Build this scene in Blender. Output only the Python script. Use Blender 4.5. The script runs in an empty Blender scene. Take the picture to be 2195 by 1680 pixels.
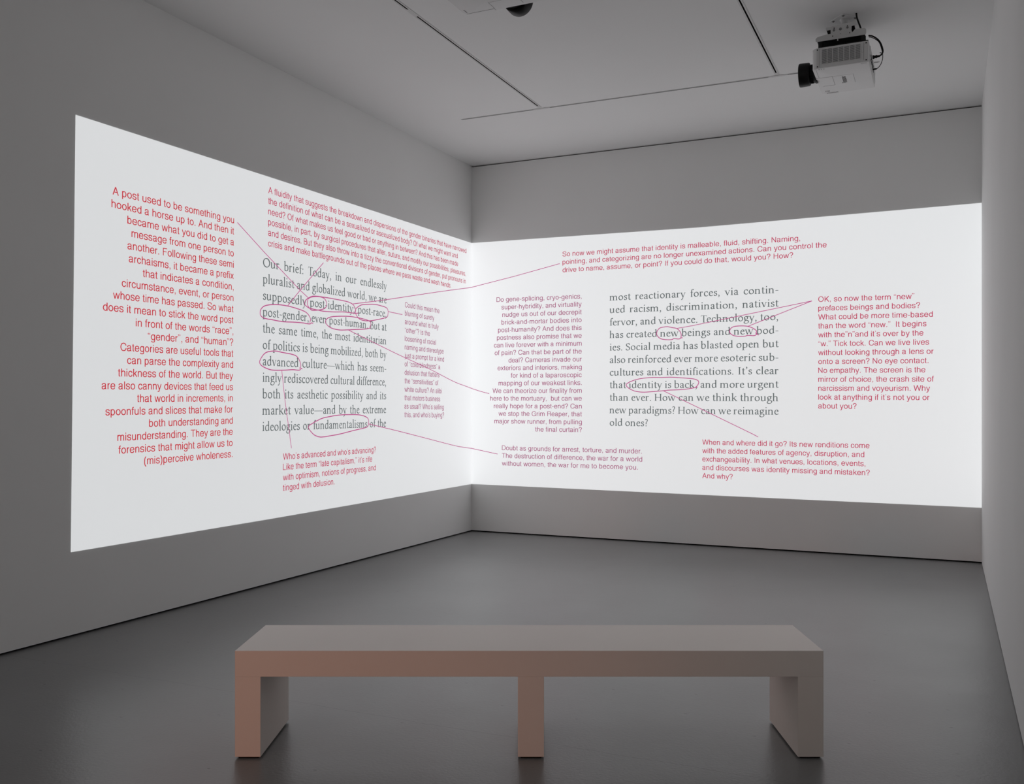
import bpy, bmesh, math, os
from mathutils import Vector, Matrix

scene = bpy.context.scene
COL = bpy.context.collection
PI = math.pi

# ---------------------------------------------------------------- camera
YAW = 0.4239
cd = bpy.data.cameras.new('camera')
cd.sensor_width = 36.0
cd.lens = 36.0 * 1983.48 / 2195.0
cd.shift_x = (1097.5 - 1132.08) / 2195.0
cd.shift_y = (869.28 - 840.0) / 2195.0
cd.clip_start = 0.05
cam = bpy.data.objects.new('camera', cd)
cam.location = (5.0607, -9.605, 1.4701)
cam.rotation_euler = (PI / 2, 0, YAW)
COL.objects.link(cam)
scene.camera = cam

# ---------------------------------------------------------------- view, world
vs = scene.view_settings
vs.view_transform = 'Standard'
vs.look = 'None'
vs.gamma = 1.0
vs.use_curve_mapping = False
vs.exposure = 0.0
world = bpy.data.worlds.new('world')
scene.world = world
world.use_nodes = True
world.node_tree.nodes['Background'].inputs[0].default_value = (0.5, 0.5, 0.5, 1)
world.node_tree.nodes['Background'].inputs[1].default_value = 0.0

PANEL_L = 0.605      # emission put into the left field's colour in place of projector light
PANEL_B = 0.64      # and into the back field's

# warm light of the neighbouring gallery, falling in from behind the camera
ld = bpy.data.lights.new('warm_gallery_light', 'SPOT')
ld.energy = 108.0
ld.color = (1.0, 0.31, 0.11)
ld.spot_size = math.radians(36)
ld.spot_blend = 1.0
ld.shadow_soft_size = 0.35
lo = bpy.data.objects.new('warm_gallery_light', ld)
lo.location = (2.3, -11.4, 0.42)
lo.rotation_euler = (Vector((2.75, -5.9, 0.32)) - lo.location).to_track_quat('-Z', 'Y').to_euler()
COL.objects.link(lo)

# dim fill light added behind the camera to brighten the room; no opening there
la = bpy.data.lights.new('rear_fill_light', 'AREA')
la.shape = 'RECTANGLE'; la.size = 4.2; la.size_y = 2.8
la.energy = 16.0
la.color = (1.0, 0.965, 0.93)
lao = bpy.data.objects.new('rear_fill_light', la)
lao.location = (2.7, -12.1, 2.4)
lao.rotation_euler = (PI / 2, 0, 0)
COL.objects.link(lao)

H = 4.272
W = 5.367
BACK = -12.2

SERIF_X = 1.03

# ---------------------------------------------------------------- materials
def base_mat(name, col, rough=0.6, spec=0.5, metal=0.0):
    m = bpy.data.materials.new(name)
    m.use_nodes = True
    b = m.node_tree.nodes['Principled BSDF']
    b.inputs['Base Color'].default_value = (*col, 1)
    b.inputs['Roughness'].default_value = rough
    b.inputs['Metallic'].default_value = metal
    b.inputs['Specular IOR Level'].default_value = spec
    return m, m.node_tree, b

def noise_col(nt, b, col, amt, scale, detail=4, bump=0.0, bscale=None, bdist=0.01):
    """faint mottling of the colour plus a fine relief, both in object space"""
    tc = nt.nodes.new('ShaderNodeTexCoord')
    n = nt.nodes.new('ShaderNodeTexNoise')
    n.inputs['Scale'].default_value = scale
    n.inputs['Detail'].default_value = detail
    nt.links.new(tc.outputs['Object'], n.inputs['Vector'])
    r = nt.nodes.new('ShaderNodeValToRGB')
    r.color_ramp.elements[0].position = 0.3
    r.color_ramp.elements[1].position = 0.7
    r.color_ramp.elements[0].color = (*[c * (1 - amt) for c in col], 1)
    r.color_ramp.elements[1].color = (*[min(1, c * (1 + amt)) for c in col], 1)
    nt.links.new(n.outputs['Fac'], r.inputs['Fac'])
    nt.links.new(r.outputs['Color'], b.inputs['Base Color'])
    if bump:
        n2 = nt.nodes.new('ShaderNodeTexNoise')
        n2.inputs['Scale'].default_value = bscale
        n2.inputs['Detail'].default_value = 3
        nt.links.new(tc.outputs['Object'], n2.inputs['Vector'])
        bp = nt.nodes.new('ShaderNodeBump')
        bp.inputs['Strength'].default_value = bump
        bp.inputs['Distance'].default_value = bdist
        nt.links.new(n2.outputs['Fac'], bp.inputs['Height'])
        nt.links.new(bp.outputs['Normal'], b.inputs['Normal'])
    return tc, r

def painted(name, col, rough=0.6, spec=0.3, amt=0.02, scale=3.0, bump=0.05, bscale=120, metal=0.0):
    m, nt, b = base_mat(name, col, rough, spec, metal)
    noise_col(nt, b, col, amt, scale, bump=bump, bscale=bscale, bdist=0.002)
    return m

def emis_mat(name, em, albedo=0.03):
    """projected light put into the colour: a small diffuse share plus emission"""
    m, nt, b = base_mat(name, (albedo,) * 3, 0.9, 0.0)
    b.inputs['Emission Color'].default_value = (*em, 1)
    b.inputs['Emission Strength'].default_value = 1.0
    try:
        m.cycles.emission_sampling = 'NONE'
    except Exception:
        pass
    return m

def s2l(r, g, b):
    f = lambda c: (c / 255 / 12.92) if c / 255 <= 0.04045 else ((c / 255 + 0.055) / 1.055) ** 2.4
    return (f(r), f(g), f(b))

M_wall = painted('wall_paint', (0.87, 0.872, 0.868), 0.75, 0.2, 0.012, 1.3, 0.06, 90)
M_ceil = painted('ceiling_paint', (0.84, 0.842, 0.84), 0.8, 0.15, 0.01, 1.0, 0.04, 90)
M_gap = painted('shadow_gap_black', (0.004, 0.004, 0.004), 0.9, 0.0, 0.1, 9, 0.0, 50)
M_track = painted('track_white', (0.62, 0.62, 0.62), 0.45, 0.4, 0.02, 8)
M_black = painted('black_plastic', (0.0025, 0.0025, 0.0025), 0.45, 0.25, 0.2, 20)
M_rubber = painted('cable_rubber', (0.004, 0.004, 0.004), 0.6, 0.3, 0.2, 20)
M_body = painted('projector_shell', (0.78, 0.78, 0.78), 0.5, 0.3, 0.015, 6)
M_side = painted('projector_side', (0.66, 0.66, 0.66), 0.5, 0.3, 0.02, 6)
M_metal = painted('bracket_paint', (0.60, 0.60, 0.60), 0.45, 0.4, 0.03, 12)
M_screw = painted('screw_metal', (0.22, 0.22, 0.22), 0.3, 0.5, 0.1, 60, metal=0.7)
M_print = painted('dark_print', (0.04, 0.04, 0.04), 0.7, 0.2, 0.05, 30)
M_paleprint = painted('pale_print', (0.30, 0.30, 0.30), 0.7, 0.2, 0.05, 30)
M_seam = painted('seam', (0.30, 0.30, 0.30), 0.8, 0.1, 0.05, 30)
M_glide = painted('glide_black', (0.008, 0.007, 0.006), 0.8, 0.1, 0.1, 30)

# bench: off-white lacquer with a warm tone
M_bench = painted('bench_lacquer', (0.86, 0.785, 0.735), 0.42, 0.35, 0.015, 2.0, 0.03, 160)

# floor: sealed grey cement with specks and a hairline joint
M_floor, nt, b = base_mat('sealed_cement', (0.2, 0.2, 0.2), 0.33, 0.42)
tc, ramp = noise_col(nt, b, (0.222, 0.224, 0.226), 0.07, 1.1, 8)
L = nt.links.new
def nd(t, **k):
    n = nt.nodes.new(t)
    for a, v in k.items():
        setattr(n, a, v)
    return n
# dark specks
vo = nd('ShaderNodeTexVoronoi', voronoi_dimensions='2D'); vo.inputs['Scale'].default_value = 6.0
wn = nd('ShaderNodeTexNoise'); wn.inputs['Scale'].default_value = 60
vm = nd('ShaderNodeVectorMath', operation='MULTIPLY_ADD')
L(wn.outputs['Color'], vm.inputs[0]); vm.inputs[1].default_value = (0.025, 0.012, 0.0); L(tc.outputs['Object'], vm.inputs[2])
sc2 = nd('ShaderNodeVectorMath', operation='MULTIPLY'); sc2.inputs[1].default_value = (0.42, 1.0, 1.0)
L(vm.outputs[0], sc2.inputs[0]); L(sc2.outputs[0], vo.inputs['Vector'])
sp = nd('ShaderNodeMapRange'); sp.inputs['From Min'].default_value = 0.012; sp.inputs['From Max'].default_value = 0.028
sp.inputs['To Min'].default_value = 0.45; sp.inputs['To Max'].default_value = 1.0
L(vo.outputs['Distance'], sp.inputs['Value'])
# only some cells keep their speck
sel = nd('ShaderNodeSeparateColor'); L(vo.outputs['Color'], sel.inputs[0])
gt = nd('ShaderNodeMath', operation='GREATER_THAN'); gt.inputs[1].default_value = 0.78; L(sel.outputs[0], gt.inputs[0])
mx = nd('ShaderNodeMix', data_type='FLOAT'); mx.inputs['A'].default_value = 1.0
L(gt.outputs[0], mx.inputs['Factor']); L(sp.outputs[0], mx.inputs['B'])
# one hairline joint across the floor, parallel to the back wall, wandering a little
wc = nd('ShaderNodeTexNoise'); wc.inputs['Scale'].default_value = 2.2; wc.inputs['Detail'].default_value = 8
L(tc.outputs['Object'], wc.inputs['Vector'])
sx = nd('ShaderNodeSeparateXYZ'); L(tc.outputs['Object'], sx.inputs[0])
jw = nd('ShaderNodeMath', operation='MULTIPLY_ADD'); L(wc.outputs['Fac'], jw.inputs[0]); jw.inputs[1].default_value = 0.07; L(sx.outputs['Y'], jw.inputs[2])
js = nd('ShaderNodeMath', operation='ADD'); L(jw.outputs[0], js.inputs[0]); js.inputs[1].default_value = 5.86
ja = nd('ShaderNodeMath', operation='ABSOLUTE'); L(js.outputs[0], ja.inputs[0])
cr = nd('ShaderNodeMapRange'); cr.inputs['From Min'].default_value = 0.0004; cr.inputs['From Max'].default_value = 0.0022
cr.inputs['To Min'].default_value = 0.62; cr.inputs['To Max'].default_value = 1.0
L(ja.outputs[0], cr.inputs['Value'])
m1 = nd('ShaderNodeMath', operation='MULTIPLY'); L(mx.outputs[0], m1.inputs[0]); L(cr.outputs[0], m1.inputs[1])
mc = nd('ShaderNodeMix', data_type='RGBA', blend_type='MULTIPLY'); mc.inputs['Factor'].default_value = 1.0
L(ramp.outputs['Color'], mc.inputs['A']); L(m1.outputs[0], mc.inputs['B'])
L(mc.outputs['Result'], b.inputs['Base Color'])
# roughness: cloudy sealer
rn = nd('ShaderNodeTexNoise'); rn.inputs['Scale'].default_value = 2.2; rn.inputs['Detail'].default_value = 6
L(tc.outputs['Object'], rn.inputs['Vector'])
rr = nd('ShaderNodeMapRange'); rr.inputs['To Min'].default_value = 0.27; rr.inputs['To Max'].default_value = 0.37
L(rn.outputs['Fac'], rr.inputs['Value']); L(rr.outputs[0], b.inputs['Roughness'])
# relief: fine orange-peel, gentle undulation, dents at the specks
f1 = nd('ShaderNodeTexNoise'); f1.inputs['Scale'].default_value = 70; f1.inputs['Detail'].default_value = 3
f2 = nd('ShaderNodeTexNoise'); f2.inputs['Scale'].default_value = 6; f2.inputs['Detail'].default_value = 4
L(tc.outputs['Object'], f1.inputs['Vector']); L(tc.outputs['Object'], f2.inputs['Vector'])
ad = nd('ShaderNodeMath', operation='MULTIPLY_ADD'); L(f2.outputs['Fac'], ad.inputs[0]); ad.inputs[1].default_value = 1.6; L(f1.outputs['Fac'], ad.inputs[2])
ad2 = nd('ShaderNodeMath', operation='MULTIPLY_ADD'); L(m1.outputs[0], ad2.inputs[0]); ad2.inputs[1].default_value = 0.3; L(ad.outputs[0], ad2.inputs[2])
bp = nd('ShaderNodeBump'); bp.inputs['Strength'].default_value = 0.16; bp.inputs['Distance'].default_value = 0.004
L(ad2.outputs[0], bp.inputs['Height']); L(bp.outputs['Normal'], b.inputs['Normal'])

# ---------------------------------------------------------------- mesh helpers
def link(name, me, mat=None, parent=None):
    o = bpy.data.objects.new(name, me)
    COL.objects.link(o)
    if mat is not None:
        me.materials.append(mat)
    if parent is not None:
        o.parent = parent
    return o

class MB:
    """collects vertices and faces for ONE mesh object"""
    def __init__(self):
        self.v, self.f = [], []
    def poly(self, pts):
        n = len(self.v)
        self.v += [tuple(p) for p in pts]
        self.f.append(tuple(range(n, n + len(pts))))
    def box(self, x0, x1, y0, y1, z0, z1):
        n = len(self.v)
        self.v += [(x0, y0, z0), (x1, y0, z0), (x1, y1, z0), (x0, y1, z0), (x0, y0, z1), (x1, y0, z1), (x1, y1, z1), (x0, y1, z1)]
        for q in ((0, 3, 2, 1), (4, 5, 6, 7), (0, 1, 5, 4), (1, 2, 6, 5), (2, 3, 7, 6), (3, 0, 4, 7)):
            self.f.append(tuple(n + i for i in q))
        return self
    def prism(self, pts, off):
        """closed outline pts (3-D, coplanar) extruded by the vector off"""
        n, k = len(self.v), len(pts)
        off = Vector(off)
        self.v += [tuple(p) for p in pts] + [tuple(Vector(p) + off) for p in pts]
        self.f.append(tuple(range(n, n + k)))
        self.f.append(tuple(range(n + 2 * k - 1, n + k - 1, -1)))
        for i in range(k):
            j = (i + 1) % k
            self.f.append((n + i, n + k + i, n + k + j, n + j))
        return self
    def lathe(self, prof, origin, axis, seg=40):
        """profile [(t along axis, radius)] turned around axis"""
        axis = Vector(axis).normalized()
        u = axis.orthogonal().normalized(); w = axis.cross(u)
        o = Vector(origin); n = len(self.v); k = len(prof)
        for i in range(seg):
            a = 2 * PI * i / seg
            d = u * math.cos(a) + w * math.sin(a)
            for t, r in prof:
                self.v.append(tuple(o + axis * t + d * r))
        for i in range(seg):
            j = (i + 1) % seg
            for q in range(k - 1):
                self.f.append((n + i * k + q, n + i * k + q + 1, n + j * k + q + 1, n + j * k + q))
        return self
    def tube(self, pts, r, seg=10, closed_ends=True):
        pts = [Vector(p) for p in pts]
        n0 = len(self.v)
        up = None
        for i, p in enumerate(pts):
            t = (pts[min(i + 1, len(pts) - 1)] - pts[max(i - 1, 0)]).normalized()
            if up is None:
                up = t.orthogonal().normalized()
            up = (up - t * up.dot(t)).normalized()
            w = t.cross(up)
            rr_ = r[i] if isinstance(r, (list, tuple)) else r
            for k in range(seg):
                a = 2 * PI * k / seg
                self.v.append(tuple(p + (up * math.cos(a) + w * math.sin(a)) * rr_))
        for i in range(len(pts) - 1):
            for k in range(seg):
                j = (k + 1) % seg
                self.f.append((n0 + i * seg + k, n0 + i * seg + j, n0 + (i + 1) * seg + j, n0 + (i + 1) * seg + k))
        if closed_ends:
            self.f.append(tuple(n0 + k for k in range(seg - 1, -1, -1)))
            self.f.append(tuple(n0 + (len(pts) - 1) * seg + k for k in range(seg)))
        return self
    def build(self, name, mat, parent=None, bevel=0.0, smooth=False, segs=2, fix=True):
        me = bpy.data.meshes.new(name)
        me.from_pydata(self.v, [], self.f)
        if fix:
            bm = bmesh.new(); bm.from_mesh(me)
            bmesh.ops.recalc_face_normals(bm, faces=bm.faces)
            if bevel:
                bmesh.ops.bevel(bm, geom=[e for e in bm.edges if e.calc_face_angle(0) > 0.6], offset=bevel,
                                segments=segs, affect='EDGES', profile=0.5, clamp_overlap=True)
            bm.to_mesh(me); bm.free()
        if smooth:
            for p in me.polygons:
                p.use_smooth = True
            try:
                me.set_sharp_from_angle(angle=math.radians(35))
            except Exception:
                pass
        me.update()
        return link(name, me, mat, parent)

def empty(name, loc=(0, 0, 0), rz=0.0):
    o = bpy.data.objects.new(name, None)
    o.empty_display_size = 0.1
    o.location = loc
    o.rotation_euler = (0, 0, rz)
    COL.objects.link(o)
    return o

def tag(o, label=None, cat=None, group=None, kind=None):
    if label: o['label'] = label
    if cat: o['category'] = cat
    if group: o['group'] = group
    if kind: o['kind'] = kind
    return o

def copy_tree(o, parent=None):
    c = o.copy(); COL.objects.link(c)
    if parent is not None:
        c.parent = parent
    for ch in [k for k in bpy.data.objects if k.parent == o]:
        copy_tree(ch, c)
    return c

# ---------------------------------------------------------------- the room
def struct(o, label):
    o['kind'] = 'structure'; o['label'] = label
    return o

T = 0.16       # wall thickness
G = 0.014      # shadow gap at the floor
struct(MB().box(-T, W + T, BACK - T, T, -0.12, 0.0).build('floor', M_floor), 'sealed grey cement floor with specks and a hairline joint')
struct(MB().box(-T, W + T, BACK - T, T, H, H + 0.12).build('ceiling', M_ceil), 'smooth white painted ceiling')
struct(MB().box(-T, 0, BACK, T, G, H).build('wall_left', M_wall), 'long white wall left of the corner')
struct(MB().box(0, W, 0, T, G, H - 0.012).build('wall_back', M_wall), 'white wall between the corner and the right wall')
struct(MB().box(W, W + T, BACK, T, 0.007, H).build('wall_right', M_wall), 'white wall at the right edge of the room')
struct(MB().box(-T, W + T, BACK - T, BACK, G, H).build('wall_front', M_wall), 'white wall behind the viewer')
# recessed black strips that make the shadow joints
struct(MB().box(-T, -0.035, BACK, T, 0, G).build('baseboard_left', M_gap), 'recessed black shadow joint under the left wall')
struct(MB().box(-0.035, W + 0.035, 0.035, T, 0, G).build('baseboard_back', M_gap), 'recessed black shadow joint under the back wall')
struct(MB().box(W + 0.03, W + T, BACK, T, 0, 0.007).build('baseboard_right', M_gap), 'recessed black shadow joint under the right wall')
struct(MB().box(0, W, 0.03, T, H - 0.012, H).build('trim_1', M_gap), 'recessed black shadow joint between back wall and ceiling')

# ---------------------------------------------------------------- lighting tracks let into the ceiling
def track(name, a, b, label, gaps=(), ends=True, wdt=0.037, slot=0.012):
    """slim surface rail from a to b (x, y on the ceiling); gaps = (t0, t1) metres where the slot is bridged"""
    a, b = Vector((*a, 0)), Vector((*b, 0))
    Ln = (b - a).length
    ang = math.atan2(b.y - a.y, b.x - a.x)
    r = empty(name, (a.x, a.y, H), ang)
    tag(r, label, 'lighting track')
    MB().box(0, Ln, slot / 2, wdt / 2, -0.003, 0.0).build('side_rail', M_track, r)
    MB().box(0, Ln, -wdt / 2, -slot / 2, -0.003, 0.0).build('side_rail', M_track, r)
    MB().box(0, Ln, -slot / 2, slot / 2, -0.0008, 0.0).build('channel', M_gap, r)
    for t0, t1 in gaps:
        MB().box(t0, t1, -slot / 2 - 0.001, slot / 2 + 0.001, -0.0035, 0.0).build('coupler', M_track, r, bevel=0.0005)
    if ends:
        MB().box(-0.004, 0.004, -wdt / 2, wdt / 2, -0.0035, 0.0).build('end_cap', M_track, r)
        MB().box(Ln - 0.004, Ln + 0.004, -wdt / 2, wdt / 2, -0.0035, 0.0).build('end_cap', M_track, r)
    return r

track('ceiling_track', (1.586, -1.635), (1.612, -9.0), 'long white lighting track with black slot running to the left T-joint', gaps=((0, 0.05), (2.23, 2.36)), ends=False)
track('ceiling_track', (3.760, -1.598), (3.768, -9.0), 'long white lighting track with black slot running to the right T-joint near the projector', gaps=((0, 0.05),), ends=False)
ct = track('ceiling_track', (0.742, -1.612), (4.565, -1.557), 'thin lighting track crossing parallel to the back wall', gaps=((0.76, 0.93), (2.94, 3.10)), wdt=0.024, slot=0.011)
for tx in (0.845, 3.02):
    MB().box(tx - 0.055, tx + 0.055, -0.016, 0.016, -0.004, 0.0).build('junction_plate', M_track, ct, bevel=0.0008)

# ---------------------------------------------------------------- bench
bx, by, bl, bd, bt, bh = -1.2209, 3.8518, 2.4509, 0.4519, 0.108, 0.45
Fv = Vector((-math.sin(YAW), math.cos(YAW), 0)); Rv = Vector((math.cos(YAW), math.sin(YAW), 0))
org = Vector((5.0607, -9.605, 0)) + Rv * bx + Fv * by
bench = empty('bench', org, YAW)
tag(bench, 'long low warm white bench on three slab legs standing on the cement floor', 'bench')
GL = 0.008
MB().box(0, bl, 0, bd, bh - bt, bh).build('seat', M_bench, bench, bevel=0.0012)
for x0, x1 in ((0, 0.107), (1.178, 1.287), (bl - 0.107, bl)):
    leg = MB().box(x0, x1, 0, bd, GL, bh - bt).build('leg', M_bench, bench, bevel=0.0012)
    MB().box(x0 + 0.012, x1 - 0.012, 0.012, bd - 0.012, 0.0, GL).build('glide', M_glide, leg)

def catmull(P, n=8, closed=False):
    P = [Vector(p) for p in P]
    if len(P) < 3:
        return P
    out = []
    for i in range(len(P) - 1):
        p0 = P[i - 1] if i > 0 else P[i] * 2 - P[i + 1]
        p3 = P[i + 2] if i + 2 < len(P) else P[i + 1] * 2 - P[i]
        p1, p2 = P[i], P[i + 1]
        for k in range(n):
            t = k / n
            out.append(0.5 * ((2 * p1) + (p2 - p0) * t + (2 * p0 - 5 * p1 + 4 * p2 - p3) * t * t + (-p0 + 3 * p1 - 3 * p2 + p3) * t ** 3))
    out.append(P[-1])
    return out

# ---------------------------------------------------------------- serif lettering drawn with a broad nib
TH, TN, NIB = 92.0, 46.0, math.radians(22)
def nibw(dx, dy, s=1.0):
    a = math.atan2(dy, dx) - NIB
    return (TN + (TH - TN) * abs(math.sin(a)) ** 1.15) * s

class Glyph:
    pen = staticmethod(nibw)
    def __init__(self):
        self.polys = []
    def q(self, *pts):
        self.polys.append([tuple(p) for p in pts]); return self
    def stem(self, x, y0, y1, top=None, bot=None, w=TH):
        h = w / 2
        self.q((x - h, y0), (x + h, y0), (x + h, y1), (x - h, y1))
        if top == 'flag':
            self.q((x - h - 58, y1 - 36), (x - h, y1 - 68), (x + h, y1 - 60), (x + h, y1 + 12))
        if top == 'slab': self.slab(x, y1, -1, w)
        if bot == 'slab': self.slab(x, y0, 1, w)
        if bot == 'foot':
            self.q((x - 10, y0), (x + h + 45, y0 + 22), (x + h + 45, y0 + 40), (x + h, y0 + 60), (x - 10, y0 + 60))
        return self
    def slab(self, x, y, d, w=TH, l=62, r=62):
        h = w / 2
        self.q((x - h - l, y), (x + h + r, y), (x + h + r, y + d * 18), (x + h + r * .35, y + d * 30), (x + h, y + d * 52),
               (x - h, y + d * 52), (x - h - l * .35, y + d * 30), (x - h - l, y + d * 18))
        return self
    def line(self, x0, y0, x1, y1, w):
        d = Vector((x1 - x0, y1 - y0)).normalized(); n = Vector((-d.y, d.x)) * w / 2
        self.q((x0 + n.x, y0 + n.y), (x0 - n.x, y0 - n.y), (x1 - n.x, y1 - n.y), (x1 + n.x, y1 + n.y)); return self
    def bar(self, x0, x1, y0, y1):
        return self.q((x0, y0), (x1, y0), (x1, y1), (x0, y1))
    def dot(self, x, y, r=50):
        self.polys.append([(x + r * math.cos(2 * PI * k / 10), y + r * math.sin(2 * PI * k / 10)) for k in range(10)]); return self
    def c(self, pts, s=1.0, n=5, closed=False):
        P = [Vector(p) for p in pts]
        if closed:
            m_ = len(P); S = []
            for i in range(m_):
                p0, p1, p2, p3 = P[i - 1], P[i], P[(i + 1) % m_], P[(i + 2) % m_]
                for k in range(n):
                    t = k / n
                    S.append(0.5 * ((2 * p1) + (p2 - p0) * t + (2 * p0 - 5 * p1 + 4 * p2 - p3) * t * t + (-p0 + 3 * p1 - 3 * p2 + p3) * t ** 3))
            S.append(S[0])
        else:
            S = catmull(P, n)
        E = []
        for i, p in enumerate(S):
            if closed:
                d = S[(i + 1) % (len(S) - 1)] - S[i - 1 if i > 0 else len(S) - 2]
            else:
                d = S[min(i + 1, len(S) - 1)] - S[max(i - 1, 0)]
            if d.length < 1e-6: d = Vector((1, 0))
            d.normalize()
            w = self.pen(d.x, d.y, s) / 2
            nn = Vector((-d.y, d.x)) * w
            E.append((p + nn, p - nn))
        for i in range(len(E) - 1):
            self.q(E[i][0], E[i][1], E[i + 1][1], E[i + 1][0])
        return self

def ell(cx_, cy_, rx, ry, n=10):
    return [(cx_ + rx * math.cos(2 * PI * k / n), cy_ + ry * math.sin(2 * PI * k / n)) for k in range(n)]

GL_ = {}
def G_(ch, adv): 
    g = Glyph(); GL_[ch] = (g, adv); return g
X = 437
G_('a', 446).c([(88, 335), (125, 398), (210, 420), (285, 392), (312, 320), (314, 90), (338, 30), (405, 40)]).c([(312, 262), (205, 228), (108, 175), (88, 105), (125, 38), (195, 28), (262, 62), (312, 118)]).dot(95, 335, 34)
G_('b', 520).stem(112, 30, 708, 'flag').c([(112, 330), (180, 395), (270, 418), (375, 375), (425, 235), (385, 75), (265, 14), (165, 22), (112, 60)])
G_('c', 428).c([(372, 352), (325, 405), (245, 418), (140, 375), (84, 222), (128, 78), (240, 24), (320, 34), (395, 88)]).dot(365, 350, 34)
G_('d', 528).stem(398, 30, 708, 'flag', 'foot').c([(398, 350), (335, 410), (250, 415), (140, 370), (86, 215), (125, 70), (215, 22), (310, 45), (398, 115)])
G_('e', 432).q((95, 235), (372, 252), (372, 285), (95, 268)).c([(360, 262), (335, 370), (245, 415), (140, 375), (84, 222), (128, 78), (240, 24), (320, 34), (400, 92)])
G_('f', 300).c([(318, 655), (275, 692), (205, 665), (160, 575), (152, 440)]).stem(152, 0, 460, None, 'slab').bar(48, 292, 402, 437).dot(318, 652, 36)
G_('g', 470).c(ell(215, 288, 128, 128), closed=True).c([(265, 400), (340, 412), (452, 410)], 1.0).c([(150, 178), (98, 128), (120, 78), (210, 62), (330, 52), (410, -2), (412, -90), (330, -180), (200, -205), (80, -172), (48, -98), (92, -20), (185, 48)], .9)
G_('h', 545).stem(112, 0, 708, 'flag', 'slab').c([(112, 318), (195, 392), (285, 408), (370, 375), (392, 300), (392, 250)]).stem(392, 0, 290, None, 'slab')
G_('i', 270).stem(135, 0, X, 'flag', 'slab').dot(132, 610, 50)
G_('k', 508).stem(112, 0, 708, 'flag', 'slab').line(120, 195, 385, 415, 42).line(195, 270, 440, 15, 88).slab(385, X, -1, 50, 60, 50).slab(440, 0, 1, 70, 30, 50)
G_('l', 268).stem(134, 0, 708, 'flag', 'slab')
G_('m', 825).stem(112, 0, X, 'flag', 'slab').c([(112, 318), (190, 390), (275, 408), (355, 378), (378, 310), (378, 250)]).stem(392, 0, 300, None, 'slab').c([(392, 318), (480, 390), (560, 408), (645, 378), (668, 310), (668, 250)]).stem(672, 0, 300, None, 'slab')
G_('n', 553).stem(112, 0, X, 'flag', 'slab').c([(112, 318), (195, 392), (285, 408), (375, 375), (400, 300), (400, 250)]).stem(400, 0, 290, None, 'slab')
G_('o', 518).c(ell(259, 219, 178, 196), closed=True)
G_('p', 528).stem(112, -215, X, 'flag', 'slab').c([(112, 340), (190, 400), (280, 418), (385, 370), (432, 225), (385, 70), (270, 18), (170, 28), (112, 75)])
G_('r', 372).stem(112, 0, X, 'flag', 'slab').c([(112, 290), (165, 375), (225, 408), (300, 392)], .95).dot(305, 388, 40)
G_('s', 372).c([(300, 340), (268, 402), (190, 418), (112, 388), (92, 325), (135, 262), (215, 225), (285, 180), (300, 110), (262, 42), (180, 22), (100, 42), (62, 112)], .95)
G_('t', 318).c([(150, 560), (146, 430), (146, 110), (170, 38), (230, 24), (305, 58)]).bar(45, 295, 402, 437).q((45, 402), (146, 402), (146, 560), (120, 500))
G_('u', 545).stem(108, 130, X, 'flag').c([(108, 180), (125, 60), (205, 22), (300, 48), (395, 125)]).stem(395, 30, X, 'flag', 'foot')
G_('v', 480).line(75, 430, 245, 5, 88).line(240, 5, 400, 425, 40).slab(75, X, -1, 80, 60, 55).slab(402, X, -1, 40, 55, 50)
G_('w', 738).line(75, 430, 225, 5, 86).line(222, 5, 370, 420, 40).line(345, 430, 510, 5, 86).line(508, 5, 655, 425, 40).slab(75, X, -1, 80, 60, 55).slab(345, X, -1, 80, 50, 55).slab(658, X, -1, 40, 55, 50)
G_('x', 478).line(85, 430, 390, 5, 86).line(390, 430, 85, 5, 40).slab(90, X, -1, 80, 50, 45).slab(388, X, -1, 40, 45, 50).slab(88, 0, 1, 40, 50, 45).slab(388, 0, 1, 80, 45, 50)
G_('y', 468).line(75, 430, 245, 15, 88).line(400, 425, 215, -60, 42).c([(225, -40), (175, -160), (120, -205), (60, -195)], .9).slab(75, X, -1, 80, 60, 55).slab(402, X, -1, 40, 55, 50)
G_('z', 430).bar(55, 385, 400, 437).bar(45, 395, 0, 38).line(345, 420, 85, 20, 74).q((55, 400), (85, 400), (60, 325), (42, 325)).q((395, 38), (365, 38), (388, 120), (408, 120))
G_('O', 755).c(ell(377, 325, 300, 305, 12), 1.08, closed=True)
G_('T', 592).stem(296, 0, 640, None, 'slab', 90).bar(40, 552, 612, 650).q((40, 650), (70, 620), (48, 520), (30, 520)).q((552, 650), (522, 620), (544, 520), (562, 520))
G_('B', 592).stem(140, 0, 650, 'slab', 'slab', 90).c([(120, 630), (290, 632), (392, 575), (400, 450), (310, 360), (140, 345)]).c([(240, 350), (400, 335), (490, 235), (450, 70), (320, 18), (120, 18)])
G_('S', 488).c([(400, 520), (360, 610), (255, 632), (140, 590), (110, 490), (160, 395), (265, 335), (375, 265), (400, 160), (345, 50), (230, 18), (115, 45), (70, 150)], 1.0)
G_('I', 350).stem(175, 0, 650, 'slab', 'slab', 92)
G_('H', 745).stem(140, 0, 650, 'slab', 'slab', 92).stem(605, 0, 650, 'slab', 'slab', 92).bar(160, 590, 310, 348)
G_('.', 235).dot(115, 40, 52)
G_(',', 240).dot(112, 45, 50).c([(140, 50), (145, -20), (110, -90), (60, -135)], .7)
G_(':', 240).dot(115, 42, 50).dot(115, 375, 50)
G_(';', 245).dot(115, 375, 50).dot(112, 45, 50).c([(140, 50), (145, -20), (110, -90), (60, -135)], .7)
G_('-', 325).bar(45, 285, 205, 252)
G_('—', 1000).bar(0, 1000, 215, 252)
G_('’', 235).dot(112, 640, 50).c([(140, 645), (145, 575), (110, 505), (60, 460)], .7)
G_('?', 372).c([(75, 590), (150, 655), (240, 640), (285, 555), (250, 450), (180, 350), (165, 190)], .9).dot(165, 42, 50)

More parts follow.
